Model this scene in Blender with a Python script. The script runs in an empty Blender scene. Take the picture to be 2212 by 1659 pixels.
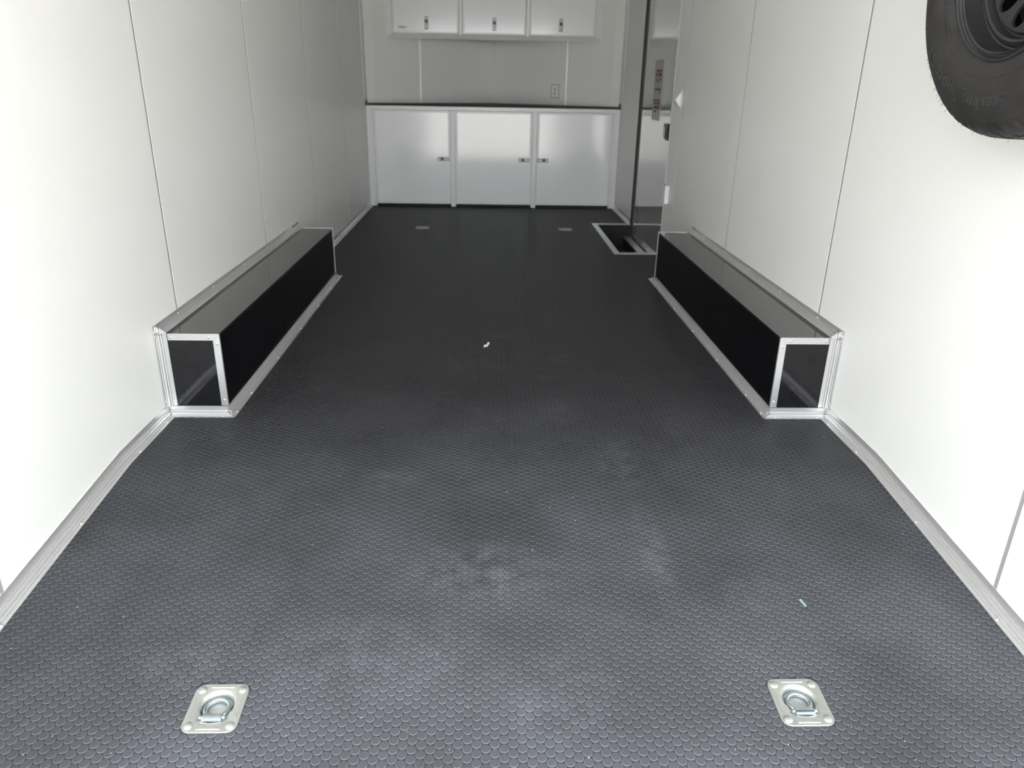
import bpy, bmesh, math, random
import numpy as np
from mathutils import Vector, Matrix

random.seed(7)
rng = np.random.default_rng(11)
scene = bpy.context.scene
C = scene.collection

# ------------------------------------------------------------------ camera
HW = 1.218                                   # half width between the side walls (m)
F_PX, PITCH, YAW, ROLL = 1605.8, .3829, .0373, .0184
CAM = Vector((-.0606, 0.0, 1.1406))
cp, sp, cy_, sy_ = math.cos(PITCH), math.sin(PITCH), math.cos(YAW), math.sin(YAW)
FWD = Vector((sy_*cp, cy_*cp, -sp)); RGT = Vector((cy_, -sy_, 0)); UPV = RGT.cross(FWD)
R_ = math.cos(ROLL)*RGT + math.sin(ROLL)*UPV
U_ = -math.sin(ROLL)*RGT + math.cos(ROLL)*UPV
cam = bpy.data.cameras.new('camera'); camo = bpy.data.objects.new('camera', cam); C.objects.link(camo)
M = Matrix.Identity(4)
for i in range(3):
    M[i][0], M[i][1], M[i][2], M[i][3] = R_[i], U_[i], -FWD[i], CAM[i]
camo.matrix_world = M
cam.sensor_fit = 'HORIZONTAL'; cam.sensor_width = 36.0; cam.lens = 36.0*F_PX/2212
cam.clip_start = .02
cam.dof.use_dof = True; cam.dof.focus_distance = 1.9; cam.dof.aperture_fstop = 5.0
scene.camera = camo

# ------------------------------------------------------------------ world, sun, exposure
w = bpy.data.worlds.new('World'); scene.world = w; w.use_nodes = True
bg = w.node_tree.nodes['Background']
bg.inputs[0].default_value = (.90, .94, 1.0, 1); bg.inputs[1].default_value = 7.9     # bright, evenly overcast sky
sun = bpy.data.lights.new('sun', 'SUN'); sun.energy = 25.0; sun.color = (1, .95, .87); sun.angle = .05
suno = bpy.data.objects.new('sun', sun); C.objects.link(suno)
suno.rotation_euler = Vector((.62, -.25, -.75)).to_track_quat('-Z', 'Y').to_euler()
vs = scene.view_settings
vs.view_transform = 'Standard'; vs.look = 'None'; vs.gamma = 1; vs.use_curve_mapping = False
vs.exposure = 0.0

# ------------------------------------------------------------------ materials
def mat(name, col, rough=.5, metal=0., ior=1.5, spec=None, noise=None, bump=None, coat=0.):
    """noise=(scale, amount) varies the colour, bump=(scale, strength, distance) gives fine relief"""
    m = bpy.data.materials.new(name); m.use_nodes = True
    nt = m.node_tree; b = nt.nodes['Principled BSDF']
    b.inputs['Base Color'].default_value = (*col, 1); b.inputs['Roughness'].default_value = rough
    b.inputs['Metallic'].default_value = metal; b.inputs['IOR'].default_value = ior
    if spec is not None: b.inputs['Specular IOR Level'].default_value = spec
    if coat: b.inputs['Coat Weight'].default_value = coat; b.inputs['Coat Roughness'].default_value = .03
    tc = nt.nodes.new('ShaderNodeTexCoord')
    if noise:
        n = nt.nodes.new('ShaderNodeTexNoise'); n.inputs['Scale'].default_value = noise[0]; n.inputs['Detail'].default_value = 4
        r = nt.nodes.new('ShaderNodeValToRGB')
        a = noise[1]
        r.color_ramp.elements[0].position = .3; r.color_ramp.elements[1].position = .7
        r.color_ramp.elements[0].color = (*[c*(1-a) for c in col], 1); r.color_ramp.elements[1].color = (*[min(1, c*(1+a)) for c in col], 1)
        nt.links.new(tc.outputs['Object'], n.inputs['Vector']); nt.links.new(n.outputs[0], r.inputs[0]); nt.links.new(r.outputs[0], b.inputs['Base Color'])
    if bump:
        n2 = nt.nodes.new('ShaderNodeTexNoise'); n2.inputs['Scale'].default_value = bump[0]; n2.inputs['Detail'].default_value = 3
        bp = nt.nodes.new('ShaderNodeBump'); bp.inputs['Strength'].default_value = bump[1]; bp.inputs['Distance'].default_value = bump[2]
        nt.links.new(tc.outputs['Object'], n2.inputs['Vector']); nt.links.new(n2.outputs[0], bp.inputs['Height']); nt.links.new(bp.outputs[0], b.inputs['Normal'])
    return m

def alu_mat(name, col, rough, axis):
    """brushed extrusion: fine streaks along one axis"""
    m = mat(name, col, rough, .65)
    nt = m.node_tree; b = nt.nodes['Principled BSDF']
    tc = nt.nodes.new('ShaderNodeTexCoord'); mp = nt.nodes.new('ShaderNodeMapping'); n = nt.nodes.new('ShaderNodeTexNoise')
    sc = [260., 260., 260.]; sc[axis] = 2.
    mp.inputs['Scale'].default_value = sc; n.inputs['Scale'].default_value = 1.; n.inputs['Detail'].default_value = 3
    mr = nt.nodes.new('ShaderNodeMapRange'); mr.inputs[3].default_value = rough-.01; mr.inputs[4].default_value = rough+.02
    nt.links.new(tc.outputs['Object'], mp.inputs[0]); nt.links.new(mp.outputs[0], n.inputs['Vector'])
    nt.links.new(n.outputs[0], mr.inputs[0]); nt.links.new(mr.outputs[0], b.inputs['Roughness'])
    return m

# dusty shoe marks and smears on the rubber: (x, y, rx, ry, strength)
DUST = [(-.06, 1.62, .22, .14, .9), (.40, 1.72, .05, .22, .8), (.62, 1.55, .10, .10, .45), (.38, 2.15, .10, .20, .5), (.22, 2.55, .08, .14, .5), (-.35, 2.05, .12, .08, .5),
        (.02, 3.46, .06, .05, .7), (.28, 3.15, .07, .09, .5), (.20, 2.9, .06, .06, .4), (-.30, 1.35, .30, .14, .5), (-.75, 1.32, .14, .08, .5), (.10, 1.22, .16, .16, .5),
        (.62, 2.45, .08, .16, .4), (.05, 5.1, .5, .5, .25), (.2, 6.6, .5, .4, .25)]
def rubber_mat(name, film_sky_k, spot_k, base):
    m = mat(name, (.03, .03, .032), .5, spec=.06)
    nt = m.node_tree; b = nt.nodes['Principled BSDF']; N = nt.nodes; L = nt.links
    geo = N.new('ShaderNodeNewGeometry')
    sep = N.new('ShaderNodeSeparateXYZ'); L.new(geo.outputs['Position'], sep.inputs[0])
    def math_(op, a, bb=None, clamp=False):
        n = N.new('ShaderNodeMath'); n.operation = op; n.use_clamp = clamp
        for i, v in enumerate((a, bb)):
            if v is None: continue
            if isinstance(v, (int, float)): n.inputs[i].default_value = v
            else: L.new(v, n.inputs[i])
        return n.outputs[0]
    def noise(scale, det=4):
        n = N.new('ShaderNodeTexNoise'); n.inputs['Scale'].default_value = scale; n.inputs['Detail'].default_value = det
        L.new(geo.outputs['Position'], n.inputs['Vector']); return n.outputs[0]
    acc = None
    for (x, y, rx, ry, st) in DUST:
        dx = math_('DIVIDE', math_('SUBTRACT', sep.outputs[0], x), rx); dy = math_('DIVIDE', math_('SUBTRACT', sep.outputs[1], y), ry)
        d = math_('ADD', math_('MULTIPLY', dx, dx), math_('MULTIPLY', dy, dy))
        v = math_('MULTIPLY', math_('SUBTRACT', 1.0, d, True), st)
        acc = v if acc is None else math_('MAXIMUM', acc, v)
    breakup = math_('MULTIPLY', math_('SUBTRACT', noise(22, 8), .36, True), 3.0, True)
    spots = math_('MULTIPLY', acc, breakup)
    film_sky = math_('ADD', math_('MULTIPLY', noise(3.1, 6), 1.1), .12, True)
    # dusty layer plus painted skylight, paling the floor towards the entrance end
    near_sky = math_('SUBTRACT', 1.0, math_('DIVIDE', math_('SUBTRACT', sep.outputs[1], .6), 2.2), True)
    film_sky = math_('MULTIPLY', film_sky, math_('ADD', math_('MULTIPLY', near_sky, .9), .1))
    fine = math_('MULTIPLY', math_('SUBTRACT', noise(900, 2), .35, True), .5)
    dust_sky = math_('ADD', math_('ADD', math_('MULTIPLY', spots, spot_k), math_('MULTIPLY', film_sky, film_sky_k)), math_('MULTIPLY', fine, .10), True)
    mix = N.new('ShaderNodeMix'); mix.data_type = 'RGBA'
    L.new(dust_sky, mix.inputs[0]); mix.inputs[6].default_value = (*base, 1); mix.inputs[7].default_value = (.27, .282, .318, 1)  # pale dusty tone with the bluish skylight put into it
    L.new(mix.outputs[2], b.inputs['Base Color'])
    ro = math_('ADD', math_('MULTIPLY', dust_sky, .3), .36, True); L.new(ro, b.inputs['Roughness'])
    bp = N.new('ShaderNodeBump'); bp.inputs['Strength'].default_value = .25; bp.inputs['Distance'].default_value = .0004
    L.new(noise(1500, 2), bp.inputs['Height']); L.new(bp.outputs[0], b.inputs['Normal'])
    return m

M_WALL = mat('white_wall_skin', (.905, .905, .872), .42, bump=(260, .10, .0008), noise=(1.2, .015))
M_BACK = mat('grey_seam_channel', (.36, .36, .35), .5, .0)
M_CEIL = mat('white_ceiling', (.90, .90, .89), .5, noise=(3, .02))
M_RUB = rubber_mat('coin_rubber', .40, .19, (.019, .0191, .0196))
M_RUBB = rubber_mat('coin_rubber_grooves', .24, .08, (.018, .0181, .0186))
M_EDGE = rubber_mat('coin_rubber_edge', .80, .20, (.032, .0322, .0335))  # paler stud rims: dusty outlines, plus skylit arcs put into the colour
M_ALU_Y = alu_mat('aluminium_along', (.70, .70, .69), .26, 1)
M_ALU_Z = alu_mat('aluminium_upright', (.60, .60, .595), .30, 2)
M_ALU_X = alu_mat('aluminium_across', (.60, .60, .595), .30, 0)
M_RIVET = mat('rivet_zinc', (.78, .78, .77), .25, .9, noise=(300, .05))
M_BLK = mat('gloss_black_panel', (.012, .011, .011), .035, ior=1.62, noise=(6, .1), bump=(4, .05, .004))
M_BLK_SHADED = mat('gloss_black_panel_shaded', (.004, .004, .005), .05, ior=1.22, noise=(6, .1))  # same black panel, with the shade on the box sides put into the colour
M_BLK_END = mat('black_end_panel', (.010, .010, .011), .06, ior=1.38, noise=(30, .15))
M_CAB = mat('gloss_white_cabinet', (.91, .91, .905), .10, ior=1.6, noise=(2, .01), bump=(5, .03, .004))
M_CABF = mat('white_cabinet_frame', (.85, .85, .83), .28, noise=(8, .015))
M_CTR = mat('dark_counter', (.030, .030, .028), .55, spec=.15, noise=(60, .2))
M_LATCH = mat('grey_latch', (.22, .22, .22), .35, .6, noise=(90, .1))
M_DARK = mat('black_plastic', (.012, .012, .012), .4, noise=(50, .1))
M_VOID = mat('black_step_lining', (.012, .012, .012), .7, noise=(40, .2))
M_DOOR = mat('gloss_grey_door_skin', (.55, .545, .525), .006, metal=.45, ior=2.4, noise=(2, .01))
M_GASKET = mat('black_gasket', (.012, .012, .012), .6, noise=(50, .1))
M_WPLAST = mat('white_plastic', (.86, .87, .87), .35, noise=(20, .01))
M_TYRE = mat('tyre_rubber', (.024, .0228, .0222), .55, noise=(25, .25), bump=(500, .15, .0005))
M_LETTER = mat('tyre_lettering', (.035, .034, .034), .32, noise=(25, .2))
M_RIM = mat('satin_black_rim', (.022, .022, .024), .28, noise=(30, .1))
M_ZINC_SHADED = mat('zinc_shaded', (.34, .34, .32), .5, .6, noise=(70, .2))  # darker copy of the zinc: dimness of the far end put into the colour
M_ZINC = mat('zinc_plate', (.50, .51, .485), .40, .8, noise=(70, .06), bump=(200, .06, .0004))
M_ZINCB = mat('bright_zinc', (.52, .60, .64), .18, .95, noise=(70, .04))
M_TAPE = mat('faded_tape', (.44, .40, .39), .4, noise=(60, .12))
M_INK = mat('black_print', (.03, .02, .02), .5, noise=(60, .2))
M_REDINK = mat('red_print', (.18, .05, .06), .5, noise=(60, .2))
M_PAPER = mat('white_paper', (.80, .74, .71), .8, noise=(200, .1))
M_CRUMB = mat('pale_crumbs', (.75, .74, .70), .7, noise=(200, .15))
M_GLASS = mat('green_shard', (.62, .82, .75), .08, noise=(100, .1)); M_GLASS.node_tree.nodes['Principled BSDF'].inputs['Transmission Weight'].default_value = .6
M_GROUND = mat('pale_concrete', (.50, .48, .45), .9, noise=(1.4, .12))
M_STRIP = mat('white_metal_strip', (.92, .92, .90), .3, .25, noise=(20, .01))
M_NOSE = mat('grey_white_nose_skin', (.86, .86, .82), .45, bump=(260, .10, .0008), noise=(1.2, .015))
M_PLATE = mat('grey_outlet_plate', (.50, .50, .48), .4, noise=(20, .02))
M_SHELL = mat('outer_shell', (.7, .7, .7), .4, noise=(2, .02))

# ------------------------------------------------------------------ helpers
class MB:
    def __init__(s): s.v = []; s.f = []
    def poly(s, vs_, faces):
        o = len(s.v); s.v += [tuple(v) for v in vs_]; s.f += [tuple(i+o for i in f) for f in faces]; return s
    def box(s, x0, x1, y0, y1, z0, z1, ch=0.):
        if ch <= 0:
            vs_ = [(x, y, z) for z in (z0, z1) for (x, y) in ((x0, y0), (x1, y0), (x1, y1), (x0, y1))]
            return s.poly(vs_, [(3, 2, 1, 0), (4, 5, 6, 7), (0, 1, 5, 4), (1, 2, 6, 5), (2, 3, 7, 6), (3, 0, 4, 7)])
        bm = bmesh.new(); bmesh.ops.create_cube(bm, size=1)
        for v in bm.verts: v.co = Vector(((x0+x1)/2+v.co.x*(x1-x0), (y0+y1)/2+v.co.y*(y1-y0), (z0+z1)/2+v.co.z*(z1-z0)))
        bmesh.ops.bevel(bm, geom=list(bm.edges), offset=ch, segments=2, affect='EDGES', profile=.5)
        return s.bm(bm)
    def bm(s, bm):
        bm.verts.index_update(); s.poly([v.co for v in bm.verts], [[v.index for v in f.verts] for f in bm.faces]); bm.free(); return s
    def extrude(s, prof, org, da, db, dl, length, m0=None, m1=None):
        """closed 2-D profile (a,b) swept along dl; m0/m1(a,b) shift the end along dl (mitres)"""
        org, da, db, dl = map(Vector, (org, da, db, dl)); n = len(prof); vs_ = []
        for k in (0, 1):
            for a, b in prof:
                t = (m0(a, b) if m0 else 0.) if k == 0 else length+(m1(a, b) if m1 else 0.)
                vs_.append(org+da*a+db*b+dl*t)
        fs = [tuple(range(n))[::-1], tuple(range(n, 2*n))]+[(i, (i+1) % n, n+(i+1) % n, n+i) for i in range(n)]
        return s.poly(vs_, fs)
    def lathe(s, prof, c, axis, e1, segs=64, rfun=None, closed=False):
        """profile (t along axis, r)"""
        c, axis, e1 = map(Vector, (c, axis, e1)); e2 = axis.cross(e1); n = len(prof); vs_ = []
        for j in range(segs):
            a = 2*math.pi*j/segs; d = e1*math.cos(a)+e2*math.sin(a)
            for i, (t, r) in enumerate(prof):
                rr = r+(rfun(i, j) if rfun else 0); vs_.append(c+axis*t+d*rr)
        fs = []
        for j in range(segs):
            k = (j+1) % segs
            for i in range(n if closed else n-1): fs.append((j*n+i, j*n+(i+1) % n, k*n+(i+1) % n, k*n+i))
        return s.poly(vs_, fs)
    def tube(s, pts, r, segs=10, closed=False):
        pts = [Vector(p) for p in pts]; n = len(pts); vs_ = []
        for i in range(n):
            a = pts[(i-1) % n] if (closed or i > 0) else pts[i]; b = pts[(i+1) % n] if (closed or i < n-1) else pts[i]
            t = (b-a).normalized(); u = t.cross(Vector((0, 0, 1)));
            if u.length < 1e-4: u = t.cross(Vector((1, 0, 0)))
            u.normalize(); v = t.cross(u)
            vs_ += [pts[i]+u*(r*math.cos(2*math.pi*k/segs))+v*(r*math.sin(2*math.pi*k/segs)) for k in range(segs)]
        fs = []
        for i in range(n if closed else n-1):
            j = (i+1) % n
            fs += [(i*segs+k, i*segs+(k+1) % segs, j*segs+(k+1) % segs, j*segs+k) for k in range(segs)]
        if not closed: fs += [tuple(range(segs))[::-1], tuple((n-1)*segs+k for k in range(segs))]
        return s.poly(vs_, fs)
    def build(s, name, m, parent=None, smooth=False, fix=True):
        me = bpy.data.meshes.new(name); me.from_pydata([tuple(v) for v in s.v], [], s.f); me.update()
        if fix:
            bm = bmesh.new(); bm.from_mesh(me); bmesh.ops.recalc_face_normals(bm, faces=bm.faces); bm.to_mesh(me); bm.free()
        me.materials.append(m)
        if smooth:
            for p in me.polygons: p.use_smooth = True
        o = bpy.data.objects.new(name, me); C.objects.link(o)
        if parent is not None: attach(o, parent)
        return o
def attach(o, parent):
    o.parent = parent; o.matrix_parent_inverse = wm(parent).inverted()
def wm(o):
    m = o.matrix_basis.copy()
    if o.parent is not None: m = wm(o.parent) @ o.matrix_parent_inverse @ m
    return m
def empty(name, loc, label, cat, group=None):
    o = bpy.data.objects.new(name, None); C.objects.link(o); o.location = loc; o.empty_display_size = .05
    return tag(o, label, cat, group)
def tag(o, label, cat, group=None):
    o['label'] = label; o['category'] = cat
    if group: o['group'] = group
    return o
def struct(o, label, cat):
    o['kind'] = 'structure'; return tag(o, label, cat)
def smooth_by_angle(o, ang=.6):
    me = o.data
    bm = bmesh.new(); bm.from_mesh(me)
    for f in bm.faces: f.smooth = True
    for e in bm.edges:
        if len(e.link_faces) == 2 and e.calc_face_angle(0) > ang: e.smooth = False
    bm.to_mesh(me); bm.free(); return o

KINK, SL = 2.13, .087
def fz(y): return 0. if y >= KINK else -(KINK-y)*SL
SLA = math.atan(SL)

# rivet: one mesh, shared
def rivet_mesh():
    mb = MB(); mb.lathe([(0, .0046), (.0008, .0046), (.0022, .0037), (.0030, .002), (.0032, .0002)], (0, 0, 0), (0, 0, 1), (1, 0, 0), 12)
    o = mb.build('rivet', M_RIVET, smooth=True); me = o.data; bpy.data.objects.remove(o); return me
RIVET = rivet_mesh()
def rivet(p, n, parent, sc=1.):
    o = bpy.data.objects.new('rivet', RIVET); C.objects.link(o)
    o.matrix_basis = Matrix.Translation(Vector(p)) @ Vector(n).to_track_quat('Z', 'Y').to_matrix().to_4x4() @ Matrix.Scale(sc, 4)
    attach(o, parent); return o

# ================================================================== SETTING
ZC = 2.10
Y_REAR = -.25
# ground outside, behind the open rear door
g = MB().box(-40, 40, -45, 40, -.72, -.62).build('ground', M_GROUND); struct(g, 'pale concrete ground outside the open rear of the trailer', 'ground')

# floor top with openings for the step well and the four sunken tie-down pans
WELL = (.905, 1.218, 5.43, 6.63)
RINGS = [(-.622, 1.206), (.616, 1.206), (-.607, 6.362), (.607, 6.362)]
holes = [WELL]+[(x-.040, x+.040, y-.046, y+.040) for x, y in RINGS]
xs = sorted({-HW, HW} | {h[0] for h in holes} | {h[1] for h in holes})
ys = sorted({Y_REAR, KINK, 7.62} | {h[2] for h in holes} | {h[3] for h in holes})
fm = MB(); nx, ny = len(xs), len(ys)
vt = [(x, y, fz(y)) for y in ys for x in xs]; ft = []
for j in range(ny-1):
    for i in range(nx-1):
        mx, my = (xs[i]+xs[i+1])/2, (ys[j]+ys[j+1])/2
        if any(h[0] < mx < h[1] and h[2] < my < h[3] for h in holes): continue
        ft.append((j*nx+i, j*nx+i+1, (j+1)*nx+i+1, (j+1)*nx+i))
fm.poly(vt, ft)
fm.poly([(-HW, 7.62, 0), (HW, 7.62, 0), (0, 8.5, 0)], [(0, 1, 2)])
fm.poly([(-HW, Y_REAR, fz(Y_REAR)), (HW, Y_REAR, fz(Y_REAR)), (HW, Y_REAR, -.25), (-HW, Y_REAR, -.25)], [(3, 2, 1, 0)])
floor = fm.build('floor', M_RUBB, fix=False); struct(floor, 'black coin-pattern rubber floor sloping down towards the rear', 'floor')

# side walls: a backing sheet with white panels standing 4 mm proud, open seams between them
def panel_prism(mb, s, y0, y1, z0, z1, x=HW, ch=.0003, th=.0010):
    prof = [(0, 0), (y1-y0, 0), (y1-y0, th-ch), (y1-y0-ch, th), (ch, th), (0, th-ch)]
    mb.extrude(prof, (s*(x+th), y0, z0), (0, 1, 0), (-s, 0, 0), (0, 0, 1), z1-z0)
SEAMS = [1.503+1.2192*k for k in range(6)]
GAP = .0070
for s, nm in ((-1, 'left'), (1, 'right')):
    bk = MB()
    segs_ = [(Y_REAR, 7.64)] if s < 0 else [(Y_REAR, 5.44), (6.70, 7.64)]
    for y0, y1 in segs_: bk.box(min(s*(HW+.0010), s*(HW+.05)), max(s*(HW+.0010), s*(HW+.05)), y0, y1, -.25, ZC)
    if s > 0: bk.box(HW+.0010, HW+.05, 5.44, 6.70, 1.98, ZC); bk.box(HW+.0010, HW+.05, 5.44, 6.70, -.25, -.13)
    wall = bk.build('wall_'+nm, M_BACK)
    struct(wall, 'long white panelled %s side wall of the trailer' % nm, 'wall')
    edges = [Y_REAR]+SEAMS[:5]+[7.60]
    if s > 0: edges = [Y_REAR]+SEAMS[:4]
    for a, b in zip(edges[:-1], edges[1:]):
        mb = MB(); panel_prism(mb, s, a+(GAP if a > Y_REAR else 0), b-GAP, -.22, ZC); mb.build('wall_panel', M_WALL, wall)
    if s > 0:
        mb = MB(); panel_prism(mb, s, SEAMS[3]+GAP, 5.452, -.12, ZC); mb.build('wall_panel', M_WALL, wall)
        mb = MB(); panel_prism(mb, s, 6.705, 7.60, -.12, ZC); mb.build('wall_panel', M_WALL, wall)
        mb = MB(); panel_prism(mb, s, 5.452, 6.705, 1.985, ZC); mb.build('wall_panel', M_WALL, wall)

# V-nose front wall
wf = MB()
NX, NY0, NY1 = HW, 7.62, 8.50
for s in (-1, 1):
    A = Vector((s*NX, NY0, 0)); B = Vector((0, NY1, 0)); d = (B-A).normalized()
    out = Vector((s*abs(d.y), abs(d.x), 0))
    B4, B5 = Vector((0, NY1+.0052, 0)), Vector((0, NY1+.065, 0))
    wf.poly([A+out*.004, B4, B5, A+out*.05]+[p+Vector((0, 0, ZC)) for p in (A+out*.004, B4, B5, A+out*.05)],
            [(0, 1, 2, 3), (7, 6, 5, 4), (0, 4, 5, 1), (1, 5, 6, 2), (2, 6, 7, 3), (3, 7, 4, 0)])
wall_front = wf.build('wall_front', M_WALL); struct(wall_front, 'pale V-shaped front wall between the cabinets', 'wall')
for s in (-1, 1):
    A = Vector((s*NX, NY0, 0)); B = Vector((0, NY1, 0)); d = (B-A).normalized(); Ln = (B-A).length; out = Vector((s*abs(d.y), abs(d.x), 0))
    t_seam = .408*Ln
    for a, b in ((.002, t_seam-.001), (t_seam+.001, Ln-.001)):
        mb = MB(); P, Q = A+d*a, A+d*b
        mb.poly([P, Q, Q+out*.0039, P+out*.0039]+[p+Vector((0, 0, ZC)) for p in (P, Q, Q+out*.0039, P+out*.0039)],
                [(0, 1, 2, 3), (7, 6, 5, 4), (0, 4, 5, 1), (1, 5, 6, 2), (2, 6, 7, 3), (3, 7, 4, 0)])
        mb.build('wall_panel', M_NOSE, wall_front)
    mb = MB(); prof = [(-.013, 0), (.013, 0), (.0125, .005), (.009, .010), (.003, .0125), (-.003, .0125), (-.009, .010), (-.0125, .005)]
    mb.extrude(prof, A+d*t_seam+Vector((0, 0, .96)), d, -out, (0, 0, 1), ZC-.96); mb.build('seam_strip', M_STRIP, wall_front)
    # corner moulding between side wall and nose
    mb = MB(); prof = [(0, 0), (.10, 0), (.10, .002), (.012, .004), (.004, .012), (.002, .10), (0, .10)]
    tr = MB()
    tr.poly([A+d*.10-out*.003, A+d*.012-out*.006, Vector((s*(NX-.006), NY0-.02, 0)), Vector((s*(NX-.004), NY0-.11, 0)), Vector((s*NX, NY0-.11, 0)), A, A+d*.10]
            + [p+Vector((0, 0, ZC)) for p in (A+d*.10-out*.003, A+d*.012-out*.006, Vector((s*(NX-.006), NY0-.02, 0)), Vector((s*(NX-.004), NY0-.11, 0)), Vector((s*NX, NY0-.11, 0)), A, A+d*.10)],
            [tuple(range(7))[::-1], tuple(range(7, 14))]+[(i, (i+1) % 7, 7+(i+1) % 7, 7+i) for i in range(7)])
    t = tr.build('trim_%d' % (1 if s < 0 else 2), M_WALL)
    for v in t.data.vertices: v.co.z = max(v.co.z, .965)
    struct(t, 'pale corner moulding where the %s wall meets the front wall' % ('left' if s < 0 else 'right'), 'trim')

ceil = MB().box(-HW-.05, HW+.05, Y_REAR, 8.62, ZC, ZC+.06).build('ceiling', M_CEIL); struct(ceil, 'white ceiling of the trailer', 'ceiling')

# aluminium cove trim along the floor
COVE = [(0, 0), (.030, 0), (.030, .0026), (.0200, .0032), (.0190, .0012), (.0178, .0012), (.0172, .0062), (.0142, .0068), (.0134, .0042), (.0122, .0048), (.0112, .0122), (.0080, .0140), (.0062, .0128), (.0052, .0136), (.0062, .0190), (.0040, .0204), (.0018, .0196), (.0016, .0212), (.0032, .0262), (.0026, .0440), (0, .0440)]
def baseboard(name, s, y0, y1, label, rivs):
    mb = MB(); o = (s*HW, y0, fz(y0))
    if y0 < KINK < y1:
        mb.extrude(COVE, (s*HW, y0, fz(y0)), (-s, 0, 0), (0, 0, 1), (0, math.cos(SLA), math.sin(SLA)), (KINK-y0)/math.cos(SLA))
        mb.extrude(COVE, (s*HW, KINK, 0), (-s, 0, 0), (0, 0, 1), (0, 1, 0), y1-KINK)
    else: mb.extrude(COVE, o, (-s, 0, 0), (0, 0, 1), (0, 1, 0), y1-y0)
    b = mb.build(name, M_ALU_Y); struct(b, label, 'baseboard')
    for y in rivs: rivet((s*(HW-.0235), y, fz(y)+.0032), (0, 0 if y > KINK else -SL, 1), b)
    return b
for s, nm in ((-1, 'left'), (1, 'right')):
    baseboard('baseboard_'+nm, s, Y_REAR+.01, 2.502, 'grooved aluminium trim where floor meets %s wall, near end' % nm, (2.44, 2.215, 1.825, 1.44, 1.06))
baseboard('baseboard_left_front', -1, 4.645, 7.55, 'grooved aluminium trim at the left wall between black box and cabinets', (4.8, 5.2, 5.6, 6.0, 6.4, 6.8, 7.2))
baseboard('baseboard_right_front', 1, 6.68, 7.55, 'short aluminium trim at the right wall between step well and cabinets', (6.8, 7.2))
baseboard('baseboard_right_middle', 1, 4.645, 5.38, 'short aluminium trim at the right wall behind the black box', (4.8, 5.2))

# ------------------------------------------------------------------ entry door in the right wall
door = MB().box(HW+.012, HW+.045, 5.475, 6.625, -.105, 1.965, .003).build('door_1', M_DOOR)
struct(door, 'glossy grey entry door in the right wall above the step well', 'door')
fr = MB()
fr.box(HW-.002, HW+.03, 5.452, 5.462, -.12, 1.985); fr.box(HW-.005, HW-.0016, 6.672, 6.705, .046, 1.985); fr.box(HW-.002, HW+.03, 5.462, 6.672, 1.972, 1.985)
fr.build('door_frame', M_WPLAST, door)
gk = MB(); gk.box(HW-.0014, HW+.05, 6.627, 6.699, -.13, 1.97); gk.box(HW+.004, HW+.03, 5.463, 5.474, -.11, 1.97); gk.box(HW+.002, HW+.03, 5.475, 6.626, -.122, -.106)
gk.box(HW-.0014, HW+.05, 5.425, 5.474, -.13, -.004); gk.box(HW-.0014, HW+.05, 5.425, 6.699, -.21, -.123)
gk.build('gasket', M_GASKET, door)
lt = MB()
lt.extrude([(0, 0), (.022, 0), (.022, .085), (.008, .112), (0, .112)], (HW+.0115, 5.615, .900), (-1, 0, 0), (0, 0, -1), (0, -1, 0), .105)
lt = lt.build('latch_box', M_DARK, door); lt['label'] = 'black latch box'
kn = MB().box(HW-.020, HW-.0108, 5.545, 5.565, .82, .88, .003).build('paddle', M_LATCH, lt)
st = MB().box(HW+.0105, HW+.0118, 5.885, 6.165, .905, 1.33).build('sticker', M_TAPE, door); st['label'] = 'faded tape strip with black and red print'
marks = [(1.245, 1.263, 5.94, 6.02, 0), (1.215, 1.240, 5.938, 5.985, 0), (1.215, 1.240, 5.995, 6.03, 1), (1.185, 1.205, 5.945, 5.965, 0), (1.172, 1.205, 5.985, 6.0, 0), (1.185, 1.2, 6.01, 6.03, 0),
         (1.118, 1.133, 5.945, 6.03, 0), (1.098, 1.116, 5.942, 5.96, 0), (1.04, 1.056, 5.94, 6.03, 1), (1.015, 1.036, 5.94, 5.98, 0), (1.015, 1.036, 5.99, 6.03, 1), (.985, 1.008, 5.94, 6.025, 0), (.962, .975, 5.98, 6.02, 0)]
for kind, mm in ((0, M_INK), (1, M_REDINK)):
    mb = MB()
    for z0, z1, y0, y1, k in marks:
        y0, y1 = 6.025+(y0-5.985)*2.3, 6.025+(y1-5.985)*2.3
        if k == kind: mb.box(HW+.0100, HW+.0106, y0, y1, z0, z1)
    mb.build('print', mm, st)
t2 = MB().box(HW+.0105, HW+.0118, 5.49, 5.53, .93, 1.03).build('sticker', M_TAPE, door)
MB().box(HW+.0100, HW+.0106, 5.49, 5.528, 1.015, 1.03).build('print', M_REDINK, t2)

# step well under the door
sw = empty('step_well', (1.05, 6.0, -.2), 'black recessed step well with aluminium rim in the floor at the door', 'step well')
mb = MB()
x0, x1, y0, y1 = WELL
zb = -.20
XE = HW-.0015
mb.box(x0-.004, XE, y0-.004, y1+.004, zb-.01, zb); mb.box(x0-.006, x0, y0, y1, zb, -.001); mb.box(x0, XE, y0-.006, y0, zb, -.001); mb.box(x0, XE, y1, y1+.006, zb, -.001); mb.box(XE-.003, XE, y0, y1, zb, -.118)
mb.build('lining', M_VOID, sw)
def flat_bar(name, x0, x1, y0, y1, m, parent, z=.0035, z0=0.): return MB().box(x0, x1, y0, y1, z0, z, .0012).build(name, m, parent)
flat_bar('rim', .872, .918, 5.372, 6.676, M_ALU_Y, sw); flat_bar('rim', .9185, HW-.0015, 5.372, 5.436, M_ALU_X, sw); flat_bar('rim', .9185, HW-.0015, 6.622, 6.676, M_ALU_X, sw)
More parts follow.
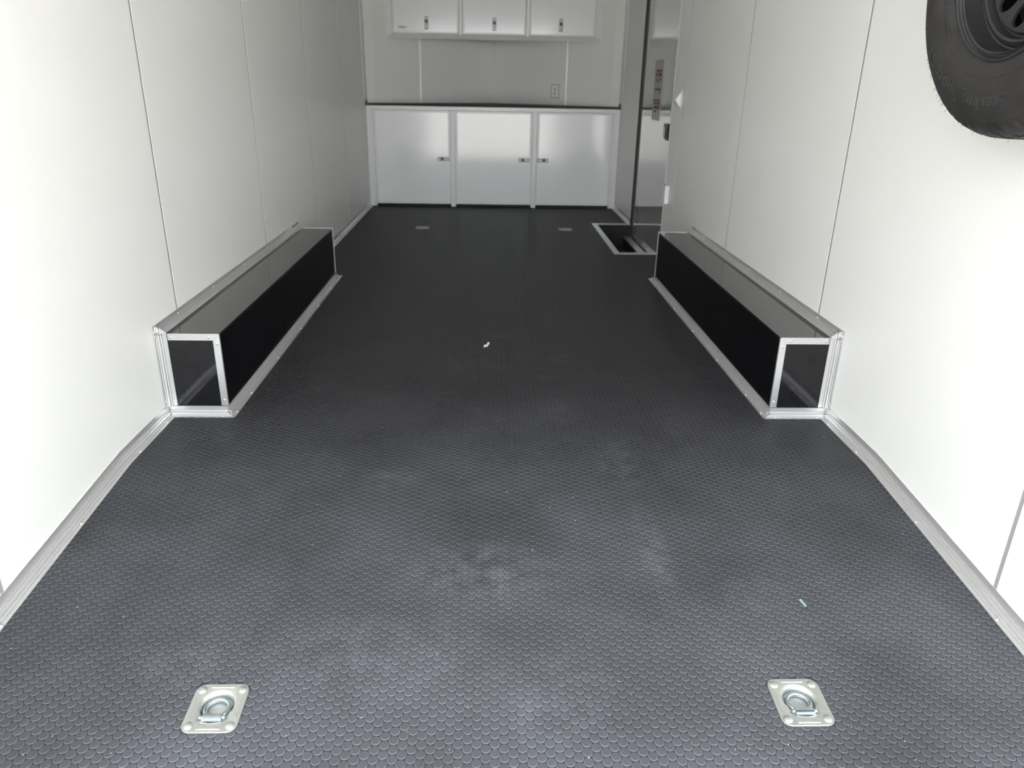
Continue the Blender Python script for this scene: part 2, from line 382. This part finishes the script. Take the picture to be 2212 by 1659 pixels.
MB().box(HW-.062, HW-.0015, y0+.002, y1-.002, -.115, -.10, .002).build('sill', M_ALU_Y, sw)
MB().box(HW-.060, HW-.055, y0+.002, y1-.002, zb+.001, -.116).build('riser', M_VOID, sw)

# white switch and white catch beside the door
sx = MB()
sx.extrude([(0, 0), (.095, 0), (.085, .012), (.052, .034), (.040, .034), (.010, .012)], (HW-.001, 5.29, 1.018), (0, 0, 1), (-1, 0, 0), (0, -1, 0), .07)
sw_o = empty('light_switch', (HW, 5.255, 1.018), 'small white wedge-shaped switch on the wall strip beside the door', 'switch')
sx.build('rocker', M_WPLAST, sw_o); MB().box(HW-.004, HW-.0002, 5.205, 5.305, 1.0, 1.125, .0015).build('plate', M_WALL, sw_o)
ct = empty('door_catch', (HW, 5.36, .44), 'white rectangular catch at the near edge of the entry door', 'catch')
MB().box(HW-.030, HW-.0005, 5.315, 5.40, .375, .50, .004).build('housing', M_WPLAST, ct); MB().box(HW-.024, HW-.002, 5.4005, 5.425, .40, .475, .003).build('tongue', M_WPLAST, ct)

# ================================================================== CABINETS
YC = 7.56
cab = empty('base_cabinet', (0, YC, 0), 'low white three-door cabinet across the front end under the dark counter', 'cabinet')
MB().extrude([(-1.17, 0), (1.17, 0), (1.17, .03), (0, .84), (-1.17, .03)], (0, YC+.022, .02), (1, 0, 0), (0, 1, 0), (0, 0, 1), .91).build('body', M_CABF, cab)
MB().box(-1.178, 1.178, YC-.004, YC+.021, .902, .936, .002).build('top_rail', M_CABF, cab)
for a, b in ((-1.2165, -1.176), (1.176, 1.2165)): MB().box(a, b, YC+.004, YC+.03, .0, .934, .003).build('corner_post', M_CABF, cab)
for a, b in ((-1.175, -1.151), (1.151, 1.175)): MB().box(a, b, YC-.002, YC+.021, .0, .901, .002).build('stile', M_CABF, cab)
for a in (-.394, .397):
    m_ = MB(); m_.box(a-.023, a+.023, YC-.004, YC+.021, .0, .901, .002); m_.box(a-.010, a+.010, YC-.012, YC-.004, .0, .90, .002)
    m_.build('mullion', M_CABF, cab)
def cab_door(parent, x0, x1, y, z0, z1, fw=.020):
    d = MB().box(x0+fw*.8, x1-fw*.8, y+.004, y+.016, z0+fw*.8, z1-fw*.8, .001).build('door', M_CAB, parent)
    for k, (a, b, c, e) in enumerate(((x0, x0+fw, z0, z1), (x1-fw, x1, z0, z1), (x0+fw, x1-fw, z0, z0+fw), (x0+fw, x1-fw, z1-fw, z1))):
        MB().box(a, b, y, y+.018, c, e, .0025).build('door_frame', M_CABF, d)
    return d
def latch(parent, x, y, z, horiz, flip=1):
    L = .055; W_ = .017
    pa = MB(); pb = MB()
    if horiz:
        pa.box(x-L, x+L, y-.006, y+.004, z-W_, z+W_, .004); pb.box(x-flip*.012-.014, x-flip*.012+.014, y-.010, y-.006, z-.011, z+.011, .002)
    else:
        pa.box(x-W_, x+W_, y-.006, y+.004, z-L, z+L, .004); pb.box(x-.011, x+.011, y-.010, y-.006, z+.012-.014, z+.012+.014, .002)
    o = pa.build('latch', M_LATCH, parent); o['label'] = 'dark grey latch'
    pb.build('lock_cylinder', M_DARK, o)
for (a, b, lx, fl) in ((-1.149, -.419, -.487, 1), (-.369, .372, .299, 1), (.422, 1.149, .481, -1)):
    d = cab_door(cab, a, b, YC, .026, .899); latch(d, lx, YC+.002, .456, True, fl)
MB().box(-1.15, 1.15, YC+.016, YC+.0215, .001, .024).build('toe_gap', M_VOID, cab)

ctr = empty('countertop', (0, YC, .937), 'dark counter top lying on the low white cabinet', 'countertop')
MB().extrude([(-1.2165, 0), (1.2165, 0), (1.2165, .06), (0, .925), (-1.2165, .06)], (0, YC-.006, .9375), (1, 0, 0), (0, 1, 0), (0, 0, 1), .0175).build('slab', M_CTR, ctr)
for s in (-1, 1): MB().box(min(s*1.2165, s*1.168), max(s*1.2165, s*1.168), YC-.012, YC-.0065, .936, .957, .001).build('edge_cap', M_DARK, ctr)
for s in (-1, 1): MB().box(min(s*1.2165, s*1.204), max(s*1.2165, s*1.204), YC-.01, YC+.05, .9552, .985, .001).build('upstand', M_DARK, ctr)

YU = 7.74
up = empty('wall_cabinet', (0, YU, 1.53), 'white three-door wall cabinet hung high on the front wall', 'cabinet')
MB().extrude([(-1.0, 0), (1.0, 0), (.98, .05), (0, .70), (-.98, .05)], (0, YU+.03, 1.545), (1, 0, 0), (0, 1, 0), (0, 0, 1), .50).build('body', M_CABF, up)
# sloping outer moulding all round
def mould(x0, z0, x1, z1, xi0, zi0, xi1, zi1):
    mb = MB(); yo, yi = YU+.028, YU
    mb.poly([(x0, yo, z0), (x1, yo, z1), (xi1, yi, zi1), (xi0, yi, zi0), (x0, yo+.004, z0), (x1, yo+.004, z1), (xi1, yi+.02, zi1), (xi0, yi+.02, zi0)],
            [(0, 1, 2, 3), (7, 6, 5, 4), (0, 4, 5, 1), (1, 5, 6, 2), (2, 6, 7, 3), (3, 7, 4, 0)])
    mb.build('moulding', M_CABF, up)
UZ0, UZ1 = 1.530, 2.06
mould(-1.042, UZ0, 1.042, UZ0, -.955, UZ0+.038, .955, UZ0+.038)
mould(-1.042, UZ1, 1.042, UZ1, -.955, UZ1-.038, .955, UZ1-.038)
mould(-1.042, UZ0, -1.042, UZ1, -.955, UZ0+.038, -.955, UZ1-.038)
mould(1.042, UZ0, 1.042, UZ1, .955, UZ0+.038, .955, UZ1-.038)
for a in (-.317, .317): MB().box(a-.016, a+.016, YU-.006, YU+.022, UZ0+.03, UZ1-.035, .003).build('mullion', M_CABF, up)
udoors = []
for (a, b, lx) in ((-.953, -.336, -.637), (-.298, .298, 0), (.336, .953, .628)):
    d = cab_door(up, a, b, YU+.001, UZ0+.041, UZ1-.041, .017); latch(d, lx, YU+.003, 1.663, False); udoors.append(d)
# the small dark maker's mark, too blurred to read
lgm = MB()
for k, (a, b, lo, hi) in enumerate(((-.905, -.887, .006, .022), (-.884, -.866, .0, .022), (-.863, -.846, .0, .020), (-.843, -.828, .004, .018))):
    z = 1.612; sh = .008
    lgm.poly([(a, YU+.0035, z+lo), (b, YU+.0035, z+lo), (b+sh, YU+.0035, z+hi), (a+sh, YU+.0035, z+hi)]+[(a, YU+.0048, z+lo), (b, YU+.0048, z+lo), (b+sh, YU+.0048, z+hi), (a+sh, YU+.0048, z+hi)],
             [(0, 1, 2, 3), (7, 6, 5, 4), (0, 4, 5, 1), (1, 5, 6, 2), (2, 6, 7, 3), (3, 7, 4, 0)])
lgm.build('badge', M_LATCH, udoors[0])

# outlet on the right half of the V wall
A = Vector((NX, NY0, 0)); B = Vector((0, NY1, 0)); d = (B-A).normalized(); nrm = -Vector((abs(d.y), abs(d.x), 0))
oc = A+d*((Vector((.622, 8.05, 0))-A).dot(d))+Vector((0, 0, 1.085))
ot = empty('electrical_outlet', oc, 'small pale wall outlet above the counter on the front wall', 'outlet')
def on_wall(name, w0, w1, z0, z1, t0, t1, m, parent):
    mb = MB(); prof = [(w0, t0), (w1, t0), (w1, t1*.7), (w1-.002, t1), (w0+.002, t1), (w0, t1*.7)]
    mb.extrude(prof, oc+Vector((0, 0, z0)), d, nrm, (0, 0, 1), z1-z0); return mb.build(name, m, parent)
pl = on_wall('plate', -.050, .050, -.066, .066, .0003, .006, M_PLATE, ot)
on_wall('face', -.040, .040, -.056, .056, .0062, .009, M_WALL, pl)
for z in (-.022, .022): on_wall('socket', -.011, .011, z-.012, z+.012, .0092, .0105, M_PLATE, pl)
on_wall('screw', -.004, .004, -.004, .004, .0092, .0110, M_LATCH, pl)

# ================================================================== WHEEL-WELL BOXES
BX = HW-.214; BZ = .308; BY0, BY1 = 2.520, 4.592
TRIM = [(0, 0), (.030, 0), (.030, .0026), (.0205, .0030), (.0196, .0012), (.0182, .0012), (.0174, .0060), (.0150, .0066), (.0142, .0044), (.0130, .0050), (.0118, .0118), (.0050, .0130), (.0044, .0142), (.0066, .0150), (.0060, .0174), (.0012, .0182), (.0012, .0196), (.0030, .0205), (.0026, .034), (0, .034)]
for s, nm in ((-1, 'left'), (1, 'right')):
    wb = empty('wheel_well_box', (s*(HW-.107), (BY0+BY1)/2, 0), 'long glossy black wheel box with aluminium edging against the %s wall' % nm, 'wheel box', 'black wheel boxes along the side walls')
    X = lambda a: s*(HW-.0012-a)              # a = distance from the wall skin
    def bx(a0, a1, y0, y1, z0, z1, ch=0.): return MB().box(min(X(a0), X(a1)), max(X(a0), X(a1)), y0, y1, z0, z1, ch)
    bx(.0005, .214, BY0, BY1, BZ-.008, BZ, .0012).build('top_panel', M_BLK, wb)
    bx(.206, .214, BY0, BY1, .0005, BZ-.0082, .0012).build('side_panel', M_BLK_SHADED, wb)
    bx(.0005, .2055, BY0, BY0+.006, .0005, BZ-.0083).build('end_panel', M_BLK_END, wb)
    bx(.0005, .2055, BY1-.006, BY1, .0005, BZ-.0083).build('end_panel', M_BLK_END, wb)
    # trim along the wall on top
    t = MB().extrude(TRIM, (X(0), BY0-.028, BZ+.0003), (-s, 0, 0), (0, 0, 1), (0, 1, 0), BY1-BY0+.056, m0=lambda a, b: max(0, a-.004)*.95, m1=lambda a, b: -max(0, a-.004)*.9)
    # the wall leg is the upright one: swap so that the grooved leg shows on both faces
    t = t.build('wall_trim', M_ALU_Y, wb)
    for y in (2.53, 2.715, 3.106, 3.527, 3.931, 4.339, 4.60): rivet((X(.0029), y, BZ+.018), (-s, 0, 0), t)
    # trim along the floor
    t = MB().extrude(TRIM, (X(.2142), BY0-.028, .0003), (-s, 0, 0), (0, 0, 1), (0, 1, 0), BY1-BY0+.085, m0=lambda a, b: (.030-a)*.95 if b < .0065 else .0275, m1=lambda a, b: -(b*.6 if b > .007 else 0)-.02*(1-a/.03))
    t = t.build('floor_trim', M_ALU_Y, wb)
    for y in (2.538, 2.717, 3.12, 3.544, 3.952, 4.322): rivet((X(.2142+.0235), y, .0033), (0, 0, 1), t)
    for (ye, q) in ((BY0, -1), (BY1, 1)):     # frame on each end; q = outward direction
        Yq = lambda t_: ye+q*t_
        def eb(a0, a1, t0, t1, z0, z1, ch=.0008): return MB().box(min(X(a0), X(a1)), max(X(a0), X(a1)), min(Yq(t0), Yq(t1)), max(Yq(t0), Yq(t1)), z0, z1, ch)
        # upright corner trim at the wall
        t = MB().extrude([(a, b) for a, b in TRIM], (X(0), Yq(.0003), .0365), (0, q, 0), (-s, 0, 0), (0, 0, 1), (BZ+.033 if q < 0 else BZ-.001)-.0365, m1=(lambda a, b: -max(0, b-.003)*.9) if q < 0 else None).build('upright_trim', M_ALU_Z, wb)
        rivet((X(.0029), Yq(.022), BZ-.004), (-s, 0, 0), t); rivet((X(.0029), Yq(.022), .058), (-s, 0, 0), t)
        # bottom trim
        t = MB().extrude(TRIM, (X(.002), Yq(.0005), .0003), (0, q, 0), (0, 0, 1), (-s, 0, 0), .2115, m0=lambda a, b: a*.8 if b < .007 else 0, m1=lambda a, b: a*.95 if b < .0065 else 0).build('bottom_trim', M_ALU_X, wb)
        for a in (.040, .198): rivet((X(a), Yq(.0235), .0033), (0, 0, 1), t)
        # flat top strip and outer strip, mitred, wrapping the edges
        t = MB(); t.extrude([(.0365, BZ-.022), (.1925, BZ-.022), (.2165, BZ+.0022), (.0365, BZ+.0022)], (X(0), Yq(.0004), 0), (-s, 0, 0), (0, 0, 1), (0, q, 0), .0026)
        t = t.build('top_strip', M_ALU_X, wb)
        for a in (.047, .178): rivet((X(a), Yq(.003), BZ-.011), (0, q, 0), t, 1.15)
        t = MB(); t.extrude([(.1925, BZ-.0225), (.1925, .0365), (.2165, .0365), (.2165, BZ+.0018)], (X(0), Yq(.0004), 0), (-s, 0, 0), (0, 0, 1), (0, q, 0), .0026)
        eb(.2143, .2165, -.006, .0004, .0365, BZ-.001, 0).build('side_return', M_ALU_Z, wb)
        t = t.build('side_strip', M_ALU_Z, wb)
        for z in (BZ-.034, .058): rivet((X(.2045), Yq(.003), z), (0, q, 0), t, 1.15)

# ================================================================== TIE-DOWN RINGS
def make_ring(x, y, label):
    tilt = y < KINK; zinc = M_ZINC if tilt else M_ZINC_SHADED
    root = empty('tie_down_ring', (x, y, fz(y)), label, 'tie-down', 'sunken tie-down rings in the floor')
    if tilt: root.rotation_euler.x = SLA
    loc = []
    def done(mb, name, m, parent, smooth=True):
        o = mb.build(name, m, None, False)
        if smooth: smooth_by_angle(o, .7)
        o.parent = parent; return o
    N = 56
    def outer_pt(a, hx=.0565, hy=.0605, r=.020):
        c, q = math.cos(a), math.sin(a); lo, hi = 0., .12
        for _ in range(40):
            m = (lo+hi)/2; dx, dy = max(0, abs(m*c)-(hx-r)), max(0, abs(m*q)-(hy-r))
            if math.hypot(dx, dy) < r: lo = m
            else: hi = m
        return lo*c, lo*q
    ANG = [2*math.pi*k/N for k in range(N)]; outer = [outer_pt(a) for a in ANG]
    def opening(k, grow=0.):
        a = ANG[k]; rr = .035+grow
        px, py = rr*math.cos(a), rr*math.sin(a)+.006
        if py < -.010: px = max(-.029-grow, min(.029+grow, px*1.35)); py = max(-.0395-grow, py*1.30+.003)
        return px, py
    mb = MB(); T = .0034
    ringsv = [[(p[0], p[1], .0) for p in outer], [(p[0], p[1], T-.001) for p in outer], [(p[0]*.985, p[1]*.985, T) for p in outer],
              [(*opening(k, .006), T) for k in range(N)], [(*opening(k, .002), T-.0012) for k in range(N)], [(*opening(k, -.001), T-.005) for k in range(N)], [(*opening(k, -.004), -.0125) for k in range(N)], [(*[c*.78 for c in opening(k, -.004)], -.0155) for k in range(N)]]
    for i in range(len(ringsv)-1):
        mb.poly(ringsv[i]+ringsv[i+1], [(k, (k+1) % N, N+(k+1) % N, N+k) for k in range(N)])
    mb.poly(ringsv[-1], [tuple(range(N))])
    bm = bmesh.new(); tmp = bpy.data.meshes.new('t'); tmp.from_pydata(mb.v, [], mb.f); bm.from_mesh(tmp); bmesh.ops.remove_doubles(bm, verts=bm.verts, dist=1e-6); bpy.data.meshes.remove(tmp)
    mb2 = MB(); mb2.bm(bm)
    plate = done(mb2, 'plate', zinc, root)
    for yy in (.0515, -.0525):                # pressed ribs
        r = MB(); r.tube([(-.024, yy, T-.0006), (.024, yy, T-.0006)], .0022, 8); done(r, 'rib', zinc, plate)
    for xx in (-.047, .047):
        r = MB(); r.tube([(xx, -.026, T-.0010), (xx, .026, T-.0010)], .0020, 8); done(r, 'rib', zinc, plate)
    for xx in (-.042, .042):                  # carriage-bolt heads
        for yy in (-.0445, .0445):
            sc_ = MB(); sc_.lathe([(0, .0095), (.0012, .0095), (.0030, .0078), (.0042, .0045), (.0046, .0003)], (xx, yy, T-.0002), (0, 0, 1), (1, 0, 0), 16); done(sc_, 'bolt_head', zinc, root)
    # ring lying in the bowl, leaning on its hinge
    pts = []
    for k in range(40):
        a = 2*math.pi*k/40; px = .0245*math.cos(a); py = .0245*math.sin(a)+.004
        if py < -.016: py = -.016-(abs(py)-.016)*.35
        pts.append((px, py, -.0075+.0065*max(0, (-py+.01))/.035))
    r = MB(); r.tube(pts, .0050, 10, True); done(r, 'ring', (M_ZINCB if tilt else M_ZINC_SHADED), root)
    # clip bridging the straight side
    prof = [(-.034, .0035), (-.0335, .0062), (-.029, .0082), (-.020, .0082), (-.0155, .0055), (-.0150, .0), (-.0165, 0), (-.0175, .0045), (-.0205, .0066), (-.0285, .0066), (-.032, .0052), (-.0325, .0028)]
    c = MB(); c.extrude([(a, b-.001) for a, b in prof], (-.020, 0, 0), (0, 1, 0), (0, 0, 1), (1, 0, 0), .040); done(c, 'clip', (M_ZINCB if tilt else M_ZINC_SHADED), root)
    for sx_ in (-1, 1):
        h_ = MB(); h_.tube([(sx_*.0205, -.0245, .003), (sx_*.0265, -.0245, .003)], .0036, 8); done(h_, 'hinge_pin', (M_ZINCB if tilt else M_ZINC_SHADED), root)
    # embossed marks on the front lip, too small to read
    e = MB()
    for k in range(13):
        if k in (1, 6): continue
        xx = -.026+k*.0042; e.box(xx, xx+.0026, -.0585, -.0560, T-.0004, T+.0004)
    done(e, 'embossing', zinc, plate, False)
    return root
LBL = ['square zinc tie-down ring plate in the floor, near left', 'square zinc tie-down ring plate in the floor, near right', 'far tie-down ring in the floor before the left cabinet door', 'far tie-down ring in the floor beside the step well']
for (x, y), l in zip(RINGS, LBL): make_ring(x, y, l)

# ================================================================== COIN STUDS OF THE FLOOR
PIT = .0213; CW = PIT*math.sqrt(3)/2; RS = .0099
pts = []
for i in range(-66, 67):
    X_ = i*CW-.0215
    j = np.arange(-340, 10)
    Yv = 7.60+j*PIT+(PIT/2 if i % 2 else 0)
    pts.append(np.c_[np.full(len(Yv), X_), Yv])
P = np.concatenate(pts)
ok = (np.abs(P[:, 0]) < HW-.029-RS*.3) & (P[:, 1] > Y_REAR+.02) & (P[:, 1] < YC+.02)
def cut(x0, x1, y0, y1): global ok; ok &= ~((P[:, 0] > x0) & (P[:, 0] < x1) & (P[:, 1] > y0) & (P[:, 1] < y1))
for s in (-1, 1):
    a, b = sorted((s*(HW-.244+.004), s*(HW+.1))); cut(a, b, BY0-.026, BY1+.02)
cut(.872+.004, 2, 5.372+.004, 6.676-.004)
for x, y in RINGS: cut(x-.0555, x+.0555, y-.0595, y+.0595)
P = P[ok]
Z = np.where(P[:, 1] < KINK, -(KINK-P[:, 1])*SL, 0.)
P3 = np.c_[P, Z]
# apparent size order, only what the camera sees
D = P3-np.array(CAM); zc = D@np.array(FWD); u = 1106+F_PX*(D@np.array(R_))/zc; v = 829.5-F_PX*(D@np.array(U_))/zc
inv = (u > -5) & (u < 2217) & (v < 1662) & (zc > .1)
order = np.argsort(np.where(inv, zc, 1e9))[:300]
near = np.zeros(len(P), bool); near[order] = True
HS = .0013
def stud_template(seg, rings):
    vs_ = []; fs = []
    for r, z in rings: vs_ += [(r*math.cos(2*math.pi*k/seg), r*math.sin(2*math.pi*k/seg), z) for k in range(seg)]
    for i in range(len(rings)-1): fs += [(i*seg+k, i*seg+(k+1) % seg, (i+1)*seg+(k+1) % seg, (i+1)*seg+k) for k in range(seg)]
    top = tuple((len(rings)-1)*seg+k for k in range(seg))
    return np.array(vs_), fs, top
RINGS_HI = [(RS, 0), (RS-.0003, HS*.65), (RS-.0011, HS)]
tv, tf, tt = stud_template(18, RINGS_HI)
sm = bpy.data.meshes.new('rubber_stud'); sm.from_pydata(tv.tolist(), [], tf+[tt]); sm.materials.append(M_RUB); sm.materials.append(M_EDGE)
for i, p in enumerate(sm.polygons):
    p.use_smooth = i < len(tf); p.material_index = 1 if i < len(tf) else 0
for k in np.nonzero(near)[0]:
    o = bpy.data.objects.new('rubber_stud', sm); C.objects.link(o); o.location = P3[k]
    if P3[k, 1] < KINK: o.rotation_euler.x = SLA
    o.parent = floor
def field(sel, seg, rings, name):
    tv, tf, tt = stud_template(seg, rings); n = len(sel); nv = len(tv)
    V = P3[sel][:, None, :]+tv[None]
    V[:, :, 2] += np.where(V[:, :, 1] < KINK, (V[:, :, 1]-P3[sel][:, None, 1])*SL, 0)
    loops = np.concatenate([np.array(tf).ravel(), np.array(tt)]); L_ = len(loops)
    sizes = np.array([4]*len(tf)+[seg]); npoly = len(sizes)
    me = bpy.data.meshes.new(name); me.vertices.add(n*nv); me.vertices.foreach_set('co', V.astype(np.float32).ravel())
    me.loops.add(n*L_); me.loops.foreach_set('vertex_index', (loops[None]+np.arange(n)[:, None]*nv).astype(np.int32).ravel())
    st_ = np.concatenate([[0], np.cumsum(sizes)[:-1]])
    me.polygons.add(n*npoly); me.polygons.foreach_set('loop_start', (st_[None]+np.arange(n)[:, None]*L_).astype(np.int32).ravel())
    sm_ = np.array([True]*len(tf)+[False]); me.polygons.foreach_set('use_smooth', np.tile(sm_, n))
    me.polygons.foreach_set('material_index', np.tile(sm_.astype(np.int32), n))
    me.update(calc_edges=True); me.validate()
    return me
idx = np.nonzero(~near)[0]; yv = P3[idx, 1]
# one stuff object for the rest, finer where it is close
parts_ = [field(idx[yv < 2.4], 16, RINGS_HI, 'a'), field(idx[(yv >= 2.4) & (yv < 4.2)], 10, [(RS, 0), (RS-.0002, HS*.55), (RS-.0011, HS)], 'b'), field(idx[yv >= 4.2], 8, [(RS, 0), (RS-.0008, HS)], 'c')]
bm = bmesh.new()
for me in parts_: bm.from_mesh(me)
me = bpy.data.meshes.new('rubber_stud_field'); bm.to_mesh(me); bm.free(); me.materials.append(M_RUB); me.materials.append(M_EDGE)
for q in parts_: bpy.data.meshes.remove(q)
fo = bpy.data.objects.new('rubber_stud_field', me); C.objects.link(fo); fo.parent = floor; fo['kind'] = 'stuff'

# ================================================================== SPARE WHEEL
WC = Vector((1.096, 1.657, 1.404))            # wheel centre, axis along X, outer face towards -X
sp_ = empty('spare_wheel', WC, 'black spare trailer wheel with tyre mounted high on the right wall', 'wheel')
AX, E1 = Vector((-1, 0, 0)), Vector((0, 0, 1))
side = [(.0955, .196), (.1000, .201), (.1020, .207), (.1040, .214), (.1075, .226), (.1090, .2345), (.1082, .2355), (.1100, .240), (.1122, .258), (.1128, .266), (.1120, .2675), (.1125, .275), (.1110, .290), (.1075, .305), (.1020, .317), (.1005, .3205), (.0970, .3215), (.0955, .325), (.0905, .333), (.0860, .3385)]
tread = [(.0790, .3450), (.0640, .3515), (.0600, .3525), (.0590, .3445), (.0500, .3445), (.0490, .3535), (.0220, .3550), (.0210, .3460), (.0110, .3460), (.0100, .3552)]
half = side+tread
prof = half+[(-t, r) for t, r in half[::-1]]
nS = len(side); SEG = 300
def trf(i, j):
    k = i if i < len(half) else len(prof)-1-i
    if nS-2 <= k <= nS+1: return -.0045 if (j % 5 == 0) else 0.
    if k > nS+1 and half[k][1] > .35 and j % 6 == (k % 3): return -.004
    return 0.
tb = MB(); tb.lathe(prof, WC, AX, E1, SEG, trf)
ty = tb.build('tyre', M_TYRE, sp_); smooth_by_angle(ty, .5)
# rim
rp = [(.085, .200), (.1000, .2040), (.1040, .2020), (.1045, .1975), (.1010, .1950), (.0985, .1955), (.0940, .1925), (.0935, .1890), (.0965, .1875), (.0940, .1845), (.0860, .1835), (.0640, .1815), (.0560, .1790), (.0540, .1750), (.0600, .1700), (.0625, .1640), (.0600, .1590), (.0520, .1560), (.0450, .1545), (.0440, .1520), (.0500, .1490), (.0530, .1450)]
rb = MB(); rb.lathe(rp, WC, AX, E1, 128)
rim = rb.build('rim', M_RIM, sp_); smooth_by_angle(rim, .6)
# disc with oval vent holes
NH = 12; dz = lambda r: .053-.020*max(0, (.145-r)/.082) if r > .063 else .033
db = MB(); e2 = AX.cross(E1)
def dp(r, a, t=None): return WC+AX*(dz(r) if t is None else t)+(E1*math.cos(a)+e2*math.sin(a))*r
for hI in range(NH):
    a0 = 2*math.pi*(hI+.433)/NH; da = math.pi/NH
    inner, outer_ = [], []
    n = 32
    for k in range(n):
        t = 2*math.pi*k/n; c, s_ = math.cos(t), math.sin(t)
        rr, aa = .1120+.0280*c, a0+(.0185*s_)/.1120
        inner.append((rr, aa))
        m = max(abs(c), abs(s_)); bc, bs = c/m, s_/m
        outer_.append((.104+.041*bc, a0+da*bs))
    vI = [dp(r, a) for r, a in inner]; vO = [dp(r, a) for r, a in outer_]; vB = [dp(r, a, dz(r)-.006) for r, a in inner]
    db.poly(vO+vI+vB, [(k, (k+1) % n, n+(k+1) % n, n+k) for k in range(n)]+[(n+k, n+(k+1) % n, 2*n+(k+1) % n, 2*n+k) for k in range(n)])
db.lathe([(dz(.063), .063), (.030, .058), (.040, .050), (.048, .044), (.049, .040), (.030, .038), (.0, .036)], WC, AX, E1, 48)
dsc = db.build('disc', M_RIM, sp_); smooth_by_angle(dsc, .6)
hubb = MB(); hubb.lathe([(.0, .150), (-.02, .170), (-.09, .180), (-.1, .196)], WC, AX, E1, 64); hubb.build('barrel', M_RIM, sp_, True)
brk = MB(); brk.box(WC.x-.03, HW-.002, WC.y-.03, WC.y+.03, WC.z-.03, WC.z+.03, .002); brk.box(HW-.012, HW-.001, WC.y-.09, WC.y+.09, WC.z-.12, WC.z+.12, .002)
brk.build('mount', M_DARK, sp_)
# raised lettering following the sidewall
def t_of_r(r):
    for (t0, r0), (t1, r1) in zip(side[:-1], side[1:]):
        if r0 <= r <= r1: return t0+(t1-t0)*(r-r0)/max(1e-9, r1-r0)
    return side[-1][0]
def sidewall_text(txt, r0, cap, ph0, ph1, lift, weight):
    cu = bpy.data.curves.new('t', 'FONT'); cu.body = txt; cu.size = 1; cu.extrude = .0; cu.offset = weight
    ob = bpy.data.objects.new('t', cu); C.objects.link(ob); bpy.context.view_layer.update()
    me = bpy.data.meshes.new_from_object(ob); bpy.data.objects.remove(ob); bpy.data.curves.remove(cu)
    bm = bmesh.new(); bm.from_mesh(me); bpy.data.meshes.remove(me)
    bmesh.ops.triangulate(bm, faces=bm.faces)
    bmesh.ops.subdivide_edges(bm, edges=[e for e in bm.edges if e.calc_length() > .15], cuts=1)
    ex = bmesh.ops.extrude_face_region(bm, geom=list(bm.faces)); topv = {v for v in ex['geom'] if isinstance(v, bmesh.types.BMVert)}
    xs_ = [v.co.x for v in bm.verts]; xa, xb = min(xs_), max(xs_)
    for v_ in bm.verts:
        f = (v_.co.x-xa)/(xb-xa); ph = math.radians(ph0+(ph1-ph0)*f); r = r0+v_.co.y/.7*cap
        t = t_of_r(r)+(lift if v_ in topv else -.0006)
        v_.co = WC+Vector((-t, -r*math.sin(ph), r*math.cos(ph)))
    mb = MB(); mb.bm(bm); return mb.build('lettering', M_LETTER, sp_)
sidewall_text('Sterling Sport ST', .2715, .028, 163, 236, .0020, .0)
sidewall_text('ST225/75R15', .2225, .0125, 229, 262, .0013, .0)
# moulding whiskers
wk = MB()
for k in range(150):
    ph = math.radians(random.uniform(140, 300)); t = random.choice([.088, .07, .055, .03, .0, .088, .09]); r = .337 if t > .08 else (.349 if t > .06 else .353)
    dr = Vector((0, -math.sin(ph), math.cos(ph))); p = WC+Vector((-t, 0, 0))+dr*r
    dd = (dr+Vector((random.uniform(-.4, .1), random.uniform(-.25, .25), random.uniform(-.25, .25)))).normalized()
    wk.tube([p, p+dd*random.uniform(.003, .010)], .00035, 4)
for k in range(26):
    ph = math.radians(random.uniform(150, 265)); r = random.choice([.208, .235, .252, .268]); t = t_of_r(r)
    p = WC+Vector((-t, -r*math.sin(ph), r*math.cos(ph)))
    wk.tube([p, p+Vector((-.002, random.uniform(-.002, .002), random.uniform(-.003, .0)))], .0004, 4)
wo = wk.build('mould_whiskers', M_TYRE, sp_); wo['kind'] = 'stuff'

# ================================================================== LITTER ON THE FLOOR
pp = Vector((-.060, 3.289, HS))
sc_ = MB(); sc_.tube([pp+Vector(q) for q in ((-.010, -.008, .003), (-.006, .004, .007), (.002, -.002, .005), (.006, .010, .009), (.009, .020, .012), (.005, .024, .008))], .0052, 7)
so = sc_.build('paper_scrap', M_PAPER); tag(so, 'small crumpled pale scrap lying in the middle of the floor', 'scrap')
for v_ in so.data.vertices: v_.co.z = max(v_.co.z, HS)
gp = Vector((.735, 1.500, fz(1.5)+HS))
gs = MB(); gs.box(-.003, .003, -.012, .012, 0.0, .004, .001); go = gs.build('glass_shard', M_GLASS); go.location = gp; go.rotation_euler = (SLA, 0, .25)
tag(go, 'tiny pale green shard lying on the right of the floor', 'shard')
cb = MB()
for k in range(420):
    y = Y_REAR+.2+(random.random()**1.8)*2.6; x = random.uniform(-1.15, 1.15)
    if y > 2.4 and abs(x) > .9: continue
    if any(abs(x-a) < .07 and abs(y-b) < .07 for a, b in RINGS): continue
    r = random.uniform(.0004, .0012)*(1.5 if random.random() < .06 else 1); z = fz(y)+HS
    q = [Vector((x+random.uniform(-r, r)*.6, y+random.uniform(-r, r)*.6, z+r*random.uniform(.7, 1.3)))]+[Vector((x+r*math.cos(a+random.random()), y+1.4*r*math.sin(a+random.random()), z)) for a in (0, 1.57, 3.14, 4.71)]
    cb.poly(q, [(0, 1, 2), (0, 2, 3), (0, 3, 4), (0, 4, 1), (4, 3, 2, 1)])
co = cb.build('crumbs', M_CRUMB); co['kind'] = 'stuff'; tag(co, 'tiny pale crumbs scattered over the rubber floor', 'crumbs')
